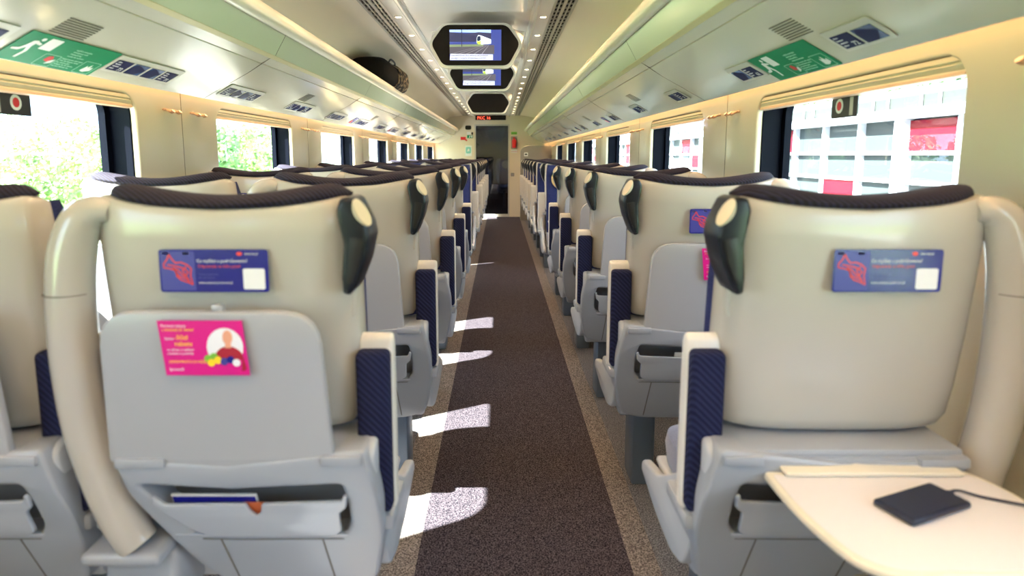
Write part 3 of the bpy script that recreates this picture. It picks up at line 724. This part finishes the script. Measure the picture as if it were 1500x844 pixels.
def blue_sticker(par, x0, z0, yb, tilt):
    """flat network-map sticker, lower left corner x0,z0"""
    o = link('survey_sticker', plate(rrect(0, .226, 0, .090, .006, 3), [], .0008), M['adblue'], par)
    o['label'] = 'blue printed sticker'
    o.matrix_local = frameM((x0, yb, z0-FL), (1, 0, 0), (0, -tilt, 1))
    def pr(nm, pts, m, holes=()): q = plate(pts, holes, .0003); q.transform(T((0, 0, .0009))); link(nm, q, M[m], o)
    pr('print_field', rrect(.004, .074, .004, .086, .003), 'adviolet')
    # red outlined network map: zigzag of lines
    rnd = random.Random(3); segs = []
    pts = [(.010, .060), (.018, .070), (.022, .080), (.027, .070), (.034, .062), (.046, .063), (.058, .058), (.066, .050), (.064, .034), (.068, .016), (.056, .022), (.044, .026), (.036, .034), (.034, .046), (.022, .050), (.010, .052), (.010, .060)]
    inner = [(.018, .058), (.030, .056), (.040, .054), (.052, .050), (.060, .042), (.052, .034), (.044, .040), (.038, .048), (.028, .052), (.040, .034), (.056, .028), (.062, .022), (.048, .046), (.056, .054)]
    for L in (pts, inner):
        for a, b in zip(L[:-1], L[1:]):
            a, b = Vector(a), Vector(b); d = (b-a).normalized()*.0004; n = Vector((-d.y, d.x)).normalized()*.0014
            segs.append(plate([tuple(a+n-d), tuple(a-n-d), tuple(b-n+d), tuple(b+n+d)], [], .0003))
    q = join(segs); q.transform(T((0, 0, .0013))); link('network_map', q, M['adred'], o)
    def tx(s, x, y, size, m, sx=1): q = text(s, size, .0001); q.transform(Matrix.Diagonal((sx, 1, 1, 1))); q.transform(T((x, y, .0011))); link('print_text', q, M[m], o)
    tx('Co myślisz o podróżowaniu?', .078, .063, .0098, 'adtxt', .9)
    tx('Odpowiedz na kilka pytań', .080, .052, .0088, 'adred', .95)
    tx('Twoja opinia jest', .080, .036, .006, 'adviolet'); tx('dla nas ważna', .080, .029, .006, 'adviolet')
    tx('www.ankieta-podrozni.pl', .080, .018, .007, 'adtxt')
    tx('intercity.pl', .178, .079, .0065, 'adtxt')
    pr('round_logo', [(.167+.006*math.cos(i*.5), .081+.004*math.sin(i*.5)) for i in range(12)], 'adred')
    pr('corner_mark', rrect(.008, .020, .079, .084, .001), 'adtxt'); pr('corner_mark', rrect(.050, .062, .079, .084, .001), 'adtxt')
    pr('white_square', rrect(.173, .218, .006, .050, .004), 'adtxt')
    return o
def pink_sticker(par, x0, z0, yb, tilt):
    o = link('advert_sticker', plate([(.012, 0), (.183, 0), (.172, .115), (0, .115)], [], .0008), M['adpink'], par)
    o['label'] = 'pink printed advert sticker'
    o.matrix_local = frameM((x0, yb, z0-FL), (1, 0, 0), (0, -tilt, 1))
    def pr(nm, pts, m, z=.0009): q = plate(pts, [], .0003); q.transform(T((0, 0, z))); link(nm, q, M[m], o)
    pr('print_circle', [(.135+.037*math.cos(i*math.pi/12), .060+.040*math.sin(i*math.pi/12)) for i in range(24)], 'adtxt')
    pr('print_basket', rpoly([(.094, .003), (.165, .003), (.170, .034), (.090, .036)], .006), 'adpink', .0018)
    pr('print_shirt', rpoly([(.108, .010), (.113, .045), (.128, .060), (.150, .062), (.168, .050), (.178, .010)], .008), 'shirt', .0013)
    pr('print_head', [(.141+.010*math.cos(i*math.pi/8), .080+.015*math.sin(i*math.pi/8)) for i in range(16)], 'skin', .0015)
    pr('print_neck', [(.135, .058), (.148, .058), (.147, .070), (.136, .070)], 'skin', .0014)
    for i, (a, b, c) in enumerate(((.100, .036, 'lime'), (.112, .040, 'lime'), (.120, .033, 'adyel'), (.133, .030, 'adviolet'), (.146, .034, 'adblue'), (.107, .028, 'adyel'), (.158, .028, 'adtxt'))):
        pr('print_fruit', [(a+.008*math.cos(k*.524), b+.008*math.sin(k*.524)) for k in range(12)], c, .0022+i*.0003)
    def tx(s, x, y, size, m, sx=1): q = text(s, size, .0001); q.transform(Matrix.Diagonal((sx, 1, 1, 1))); q.transform(T((x, y, .0028))); link('print_text', q, M[m], o)
    tx('Pierwsze zakupy', .008, .102, .0085, 'adtxt', .9); tx('z dostawą do domu?', .010, .094, .0085, 'adyel', .9)
    tx('Zyskaj', .014, .076, .007, 'adtxt'); tx('-50zł', .034, .076, .014, 'adyel'); tx('rabatu', .034, .063, .014, 'adyel')
    tx('na zakupy w aplikacji', .018, .053, .0065, 'adtxt'); tx('z kodem w podróży', .018, .045, .0065, 'adtxt')
    tx('ZAMÓW PROSTO DO PRZEDZIAŁU', .020, .027, .0078, 'adyel', .75); tx('Sprawdź', .020, .011, .0085, 'adtxt')
    return o
def build_seat(kind, s, table='folded'):
    """kind: aisle or window; returns the root"""
    D = SEATM.setdefault(s, seat_meshes(s)) if s in SEATM else SEATM.setdefault(s, seat_meshes(s))
    r = empty('train_seat', (0, 0, 0), 'train seat', 'train seat')
    L = lambda n, k, m, p=r: link(n, D[k], M[m], p)
    bs = L('back_shell', 'back_shell', 'shell')
    if kind == 'aisle': L('side_bolster', 'side_bolster', 'shell', bs)
    L('headrest_top', 'headrest_top', 'roll'); L('backrest', 'backrest', 'navyf'); L('head_pillow', 'head_pillow', 'leather')
    L('seat_cushion', 'seat_cushion', 'cush'); L('seat_pan', 'seat_pan', 'skirt')
    rh = L('rear_housing', 'rear_housing', 'housing'); L('recess_panel', 'recess_panel', 'recess', rh); L('side_skirt', 'housing_side', 'skirt', rh); L('hinge_ledge', 'hinge_ledge', 'housing', rh); L('panel_seams', 'housing_seams', 'seam', rh)
    pk = L('pocket', 'pocket', 'pocket'); L('pocket_floor', 'pocket_lip', 'pocket', pk)
    L('leg', 'leg', 'leg'); L('leg', 'leg2', 'leg')
    q_ = '' if kind == 'aisle' else '3'
    a = L('armrest', 'armrest'+q_, 'armw'); L('pad', 'armrest_pad'+q_, 'navy', a); L('pivot', 'armrest_pivot'+q_, 'housing', a)
    a['label'] = 'folded-up aisle armrest'
    if kind == 'aisle' and s > 0:
        a = L('armrest', 'armrest2', 'armw'); L('pad', 'armrest_pad2', 'navy', a); L('pivot', 'armrest_pivot2', 'housing', a)
    if kind == 'aisle':
        h = L('grab_handle', 'handle', 'handle'); L('inset', 'handle_inset', 'black', h); c = L('cap', 'handle_cap', 'cap', h); c['label'] = 'beige oval cap'
        g = L('grab_rail', 'grab_rail', 'rail'); L('foot', 'rail_foot', 'housing', g); L('joint_ring', 'rail_joint', 'seam', g)
    if table == 'folded':
        t = L('folding_table', 'folding_table', 'table'); L('catch', 'table_catch', 'table', t)
    elif table == 'open':
        # tray swung down flat: back edge at the hinge, corners rounded in front
        o = rpoly([(-.200, -.045), (.232, -.045), (.262, -.12), (.262, -.37), (-.165, -.37), (-.200, -.20)], [.012, .012, .05, .06, .10, .10], 8)
        me = plate(o, [], .016, .005); me.transform(T((0, 0, .672-FL))); t = link('folding_table', me, M['traylip'], r)
        t['label'] = 'white fold-down table swung open'
        i_ = rpoly([(-.188, -.062), (.222, -.062), (.250, -.125), (.250, -.358), (-.155, -.358), (-.188, -.20)], [.012, .012, .045, .055, .09, .09], 8)
        me = plate(i_, [], .001); me.transform(T((0, 0, .6883-FL))); link('tray_surface', me, M['tray'], t)
        me = box(-.165, .205, -.075, -.012, .690, .700, .004); me.transform(T((0, 0, -FL))); link('hinge_bar', me, M['traylip'], t)
        for xx in (-.14, .19): link('table_arm', tm(box(xx-.008, xx+.008, -.30, 0, .655, .671, .003), T((0, 0, -FL))), M['housing'], t)
    return r
PROT = {}
def seat(kind, s, x, y, facing, label, group, table='folded', blue=False, pink=False):
    # s: aisle side in world (+1 = aisle towards +x). a seat turned round swaps its local side
    ls = s if facing else -s
    if table == 'open' or blue or pink:
        r = build_seat(kind, ls, table)
        sh = r
        bx = -.128 if s > 0 else -.066
        if blue: blue_sticker(r, bx, 1.068, -.0155+.0, 0.0)
        if pink: pink_sticker(r, -.115 if s > 0 else -.032, .905, -.062, 0)
    else:
        k = (kind, ls)
        if k not in PROT: PROT[k] = build_seat(kind, ls); r = PROT[k]
        else: r = copy_tree(PROT[k])
    r.location = (x, y, FL); r.rotation_euler = (0, 0, 0 if facing else math.pi)
    r['label'] = label; r['group'] = group
    return r
XA, XW, XS = -.577, -1.262, .757
rowsL = [1.255, 2.215, 3.175, 4.12, 5.07]
rowsR = [1.255, 2.215, 3.20, 4.15, 5.10]
ordn = ['nearest', 'second', 'third', 'fourth', 'fifth', 'sixth', 'seventh']
for i, y in enumerate(rowsL):
    ex_ = {0: ' with pink sticker and folded table', 1: ' sticker behind a black handle'}.get(i, '')
    seat('aisle', 1, XA, y, True, 'seat left of the aisle, %s back%s' % (ordn[i], ex_), 'aisle seats left of the aisle, backs to us', blue=i < 2, pink=i < 2)
for i, y in enumerate(rowsL):
    seat('window', 1, XW, y, True, 'cream-backed seat beside the left windows, %s in line, back to us' % ordn[i], 'seats beside the left windows, backs to us', blue=i in (1, 2))
for i, y in enumerate(rowsR):
    ex_ = {0: ' with blue sticker and open white table', 1: ' with blue and pink stickers'}.get(i, '')
    seat('aisle', -1, XS, y, True, 'single seat right of the aisle, %s back%s' % (ordn[i], ex_), 'single seats right of the aisle, backs to us', table='open' if i == 0 else 'folded', blue=i < 3, pink=i in (1, 2))
FLr = [6.95, 8.55, 9.45, 10.35, 11.25, 12.15, 13.05]
for i, y in enumerate(FLr):
    seat('aisle', 1, XA, y, False, 'navy-fronted aisle seat facing us left of the aisle, %s of those facing' % ordn[i], 'aisle seats facing us left of the aisle')
    seat('window', 1, XW, y, False, 'navy-fronted seat facing us beside the left windows, %s of those facing' % ordn[i], 'seats facing us beside the left windows')
for i, y in enumerate([6.75, 8.35, 9.2, 10.05, 10.95, 11.85, 12.75]):
    seat('aisle', -1, XS, y, False, 'navy-fronted single seat facing us right of the aisle, %s of those facing' % ordn[i], 'single seats facing us right of the aisle')
for x, y, lab in ((-.58, YE+3.2, 'left'), (.26, YE+3.2, 'right')):
    seat('aisle', 1, x, y, False, 'navy seat dimly seen through the glass end door, %s one' % lab, 'seats behind the glass end door')
# bay tables between the facing groups
for x, y, lab in ((-.92, 6.0, 'white bay table between facing seats on the left'), (.80, 5.95, 'white bay table between facing seats on the right')):
    w_ = .50 if x < 0 else .30
    o = empty('bay_table', (x, y, FL), lab, 'table')
    link('table_top', tm(box(-w_, w_, -.33, .33, .66-FL, .685-FL, .01), T((0, 0, 0))), M['tray'], o)
    link('pedestal', box(-.05, .05, -.05, .05, 0, .66-FL, .01), M['housing'], o)
# ------------------------------------------------------------ things on and in the seats
ph = empty('smartphone', (.80, 1.075, .689), 'black smartphone lying on the open white table', 'phone', rz=math.radians(22))
link('phone_body', tm(box(-.082, .082, -.040, .040, .0005, .0145, .006, 3)), M['phone'], ph)
link('phone_screen', box(-.074, .074, -.035, .035, .0146, .0150), M['phone'], ph)
cb = tube([(.875, 1.108, .700), (.90, 1.115, .699), (.935, 1.105, .6925), (.975, 1.082, .694), (1.01, 1.05, .699), (1.035, 1.02, .69), (1.06, .98, .64), (1.07, .95, .55)], .0028, 8, 6)
cbo = tag(link('charging_cable', cb, M['phone']), 'thin dark charging cable running from the phone over the table edge', 'cable')
link('plug', tm(box(.856, .880, 1.096, 1.112, .6925, .7035, .003)), M['phone'], cbo)
def lean(me):
    for v in me.vertices: v.co.y += max(0, .66-v.co.z)*.38
    return me
mg = tag(link('magazine', lean(tm(box(-.140, .045, -.010, -.004, .508, .617), T((XA, 1.255-.022, 0)))), M['paper']), 'white magazine with blue cover standing in the nearest left seat pocket', 'magazine')
link('cover', lean(tm(box(-.138, .043, -.0115, -.0101, .509, .612), T((XA, 1.255-.022, 0)))), M['adblue'], mg)
tag(link('leaflet', lean(tm(box(.015, .085, -.004, -.001, .507, .598), T((XA, 1.255-.0345, 0)))), M['orange']), 'orange leaflet showing through the notch of the left seat pocket', 'leaflet')
tag(link('magazine', lean(tm(box(-.10, .12, -.008, -.003, .508, .618), T((XS, 2.215-.024, 0)))), M['paper']), 'white magazine standing in the pocket of the second right seat', 'magazine')
# black holdall on the left rack
bg_ = empty('travel_bag', (-1.105, 5.7, 1.952), 'black bag with mottled pale print lying in the left luggage rack', 'bag')
rings = []
for i, (y, k) in enumerate(((-.52, .55), (-.50, .80), (-.40, .97), (-.1, 1.0), (.25, 1.0), (.42, .97))):
    rings.append([Vector((v.x*1.0, y, 0.122+v.y*1.0)) for v in srect(.175*k, .112*k, 0, 0, 0, 30, 3.0)])
me = loft(rings)
link('bag_body', me, M['bag'], bg_)
rings = []
for i, (y, k) in enumerate(((.02, .97), (.10, 1.04), (.50, 1.05), (.60, .94), (.63, .65))):
    rings.append([Vector((v.x, y+.02*math.sin(j*2.1+i), 0.122+v.y)) for j, v in enumerate(srect(.18*k, .116*k, .01, 0, 0, 30, 3.0))])
link('printed_end', loft(rings), M['bagp'], bg_)
link('zip', tube([(.168, -.35, .18), (.172, 0, .185), (.17, .1, .18)], .004, 6, 4), M['blackg'], bg_)
link('carry_handle', tube([(.12, -.15, .222), (.13, -.1, .25), (.13, .1, .25), (.12, .15, .222)], .008, 8, 4), M['black'], bg_)
# ------------------------------------------------------------ outside
M['grass'] = speckle(mat('grass', (.2, .35, .1), .9), (.14, .26, .07), (.30, .42, .14), 1.2)
GZ = FL-1.0
gr_ = bmesh.new(); bmesh.ops.create_grid(gr_, x_segments=2, y_segments=2, size=150); 
g = link('ground', me_from(gr_), M['grass'], None, (0, 40, GZ)); g['kind'] = 'structure'
def leafmat(name, a, b):
    m = speckle(mat(name, a, .8), a, b, 3.0); return m
LM = [leafmat('leaves_spring', (.22, .34, .12), (.46, .56, .28)), leafmat('leaves_mid', (.12, .24, .09), (.28, .42, .18)), leafmat('leaves_pale', (.30, .42, .22), (.55, .62, .38))]
M['bark'] = mat('bark', (.12, .09, .06), .9)
def leaves(n, rx, ry, rz, size, seed):
    rnd = random.Random(seed); bm = bmesh.new()
    blobs = [(Vector((rnd.uniform(-.6, .6)*rx, rnd.uniform(-.6, .6)*ry, rnd.uniform(-.6, .7)*rz)), rnd.uniform(.35, .6)) for _ in range(9)]
    for i in range(n):
        c, k = rnd.choice(blobs); d = Vector((rnd.gauss(0, 1), rnd.gauss(0, 1), rnd.gauss(0, 1))).normalized()*rnd.uniform(.75, 1.05)
        p = c+Vector((d.x*rx*k, d.y*ry*k, d.z*rz*k))
        a = Vector((rnd.gauss(0, 1), rnd.gauss(0, 1), rnd.gauss(0, 1))).normalized(); b = a.orthogonal().normalized(); s = size*rnd.uniform(.6, 1.2)
        vs = [bm.verts.new(p+a*s), bm.verts.new(p+b*s*.55), bm.verts.new(p-a*s), bm.verts.new(p-b*s*.55)]; bm.faces.new(vs)
    return me_from(bm)
LV = [leaves(5000, 1.9, 1.9, 1.7, .11, q) for q in range(3)]
def trunk(h): return tube([(0, 0, 0), (.05, .02, h*.5), (0, .03, h), (.1, 0, h*1.3)], [.14, .11, .09, .04], 8, 4)
TR = trunk(2.0)
spots = [(-7.6, 4.4, .62, 0), (-8.3, 8.6, .66, 1), (-8.4, 12.6, .68, 0), (-13.5, 6.6, .85, 2), (-14, 12.6, .9, 1), (-12, 17.5, .85, 0), (-17.5, 19.8, .9, 2), (-7.6, 15.6, .55, 2), (-12.5, 25, 1.0, 1), (-7.0, 6.6, .35, 2), (-12.5, 32.5, 1.0, 0)]
tl = ['bright spring green', 'mid green', 'pale green']
for i, (x, y, k, c) in enumerate(spots):
    wh = 'near' if y < 8 else ('middle-distance' if y < 16 else 'distant')
    t_ = empty('tree', (x, y, GZ), '%s bushy tree %s beyond the left windows, %s' % (tl[c], wh, ['in the near window', 'behind the near window post', 'low one', 'tall one at the back', 'past the first pillar', 'in the second window', 'far down the line', 'pale one before the house', 'beside the far house', 'short one closest to the train', 'last in the line'][i]), 'tree', 'trees beyond the left windows')
    l_ = link('crown', LV[i % 3].copy(), LM[c], t_, (0, 0, 2.6*k)); l_.scale = (k, k, k)
    q = link('trunk', TR, M['bark'], t_); q.scale = (k, k, k)
bl_ = link('track_ballast', box(-6.0, 2.1, -40, 90, GZ, GZ+.04), speckle(mat('ballast', (.5, .48, .45), .95), (.30, .28, .26), (.62, .60, .56), 14)); bl_['kind'] = 'structure'
# pale house left
M['render'] = mat('house_render', (.62, .60, .58), .8); M['hwin'] = mat('house_window', (.10, .14, .18), .2); M['roof'] = mat('roof_red', (.40, .14, .10), .8)
def house(x, y, w, d, h, lab, red=False):
    o = empty('house', (x, y, GZ), lab, 'building')
    link('walls', box(-w/2, w/2, -d/2, d/2, 0, h), M['render'], o)
    link('roof', tm(extr([(-w/2-.2, h), (0, h+1.6), (w/2+.2, h)], -d/2-.2, d/2+.2, True)), M['roof'], o)
    for zz in [1.2+2.6*k for k in range(int(h/2.6))]:
        for yy in [-d/2+1.2+2.2*k for k in range(int(d/2.2))]:
            f = link('window', box(w/2-.02, w/2+.05, yy-.55, yy+.55, zz, zz+1.4), M['hwin'], o)
            link('window_bar', box(w/2+.05, w/2+.08, yy-.04, yy+.04, zz, zz+1.4), M['render'], f)
        for xx in [-w/2+1.3+2.2*k for k in range(int(w/2.3))]:
            f = link('window', box(xx-.55, xx+.55, -d/2-.05, -d/2+.02, zz, zz+1.4), M['hwin'], o)
            link('window_bar', box(xx-.04, xx+.04, -d/2-.08, -d/2-.05, zz, zz+1.4), M['render'], f)
house(-25, 62, 13, 13, 9, 'pale apartment house with dark windows beyond the left windows')
house(-16, 88, 9, 22, 10, 'long pale house far beyond the last left windows')
# station building right: white frame grid with red panels and glass
M['wht'] = mat('frame_white', (.36, .38, .42), .6); M['redp'] = mat('panel_red', (.17, .005, .014), .6, spec=.1); M['fgl'] = mat('facade_glass', (.045, .058, .060), .6, spec=.1); M['dk'] = mat('roof_dark', (.035, .04, .035), .6)
fx = 6.5
sb = empty('station_building', (fx, 12, GZ), 'station building with white frame grid, red panels and glass beyond the right windows', 'building')
def sp_(nm, me, m): return link(nm, me, M[m], sb)
cw = 1.22; Y0 = -8.0-.14; NY = 34; zr = [z-GZ for z in (.02, .47, .92, 1.39, 1.93)]
sp_('glass_wall', box(.12, .16, Y0, Y0+NY*cw, 0, 3.35), 'fgl')
for k in range(NY+1):
    w_ = .11 if k % 4 == 1 else .05
    sp_('mullion', box(-.06 if k % 4 == 1 else .02, .12, Y0+k*cw-w_, Y0+k*cw+w_, 0, 3.2), 'wht')
for z in zr[:-1]: sp_('transom', box(.03, .12, Y0, Y0+NY*cw, z-.03, z+.03), 'wht')
sp_('eaves_beam', box(-.10, .14, Y0, Y0+NY*cw, zr[-1], zr[-1]+.16), 'wht')
sp_('plinth', box(-.02, .13, Y0, Y0+NY*cw, 0, .45), 'wht')
rnd = random.Random(5); redc = {(14, 3), (18, 3), (15, 1), (13, 2), (18, 1), (21, 3), (22, 2), (22, 3), (23, 1), (25, 2), (26, 3), (27, 3), (28, 1), (30, 3), (31, 2), (32, 3), (33, 3), (10, 2), (8, 3), (6, 1), (4, 3)}
for k, r_ in sorted(redc): sp_('red_panel', box(.06, .12, Y0+k*cw+.05, Y0+(k+1)*cw-.05, zr[r_]+.03, zr[r_+1]-.03), 'redp')
for k in range(NY*3): sp_('roof_louvre', box(.0, .02, Y0+k*cw/3, Y0+k*cw/3+.05, 3.2, 3.5), 'wht') if k % 3 else None
sp_('roof', extr([(.04, 3.16), (.04, 3.40), (.6, 3.62), (5, 3.62), (5, 3.4), (.2, 3.16)], Y0, Y0+NY*cw, True), 'dk')
sp_('rear_wall', box(3.5, 3.6, Y0, Y0+NY*cw, 0, 3.2), 'wht')
pf = link('platform', box(2.2, 6.3, -30, 60, GZ, GZ+.55), mat('platform_paving', (.5, .5, .48), .8)); pf['kind'] = 'structure'
for i, (x, y, k, c) in enumerate(((16, 6, 1.7, 1), (17.5, 14, 1.8, 0), (16.5, 22, 1.7, 1), (17, 32, 1.8, 2))):
    t_ = empty('tree', (x, y, GZ), 'green tree behind the station roof, %s one' % ordn[i], 'tree', 'trees behind the station building')
    l_ = link('crown', LV[i % 3].copy(), LM[c], t_, (0, 0, 2.6*k)); l_.scale = (k, k, k)
    q = link('trunk', TR, M['bark'], t_); q.scale = (k, k, k)
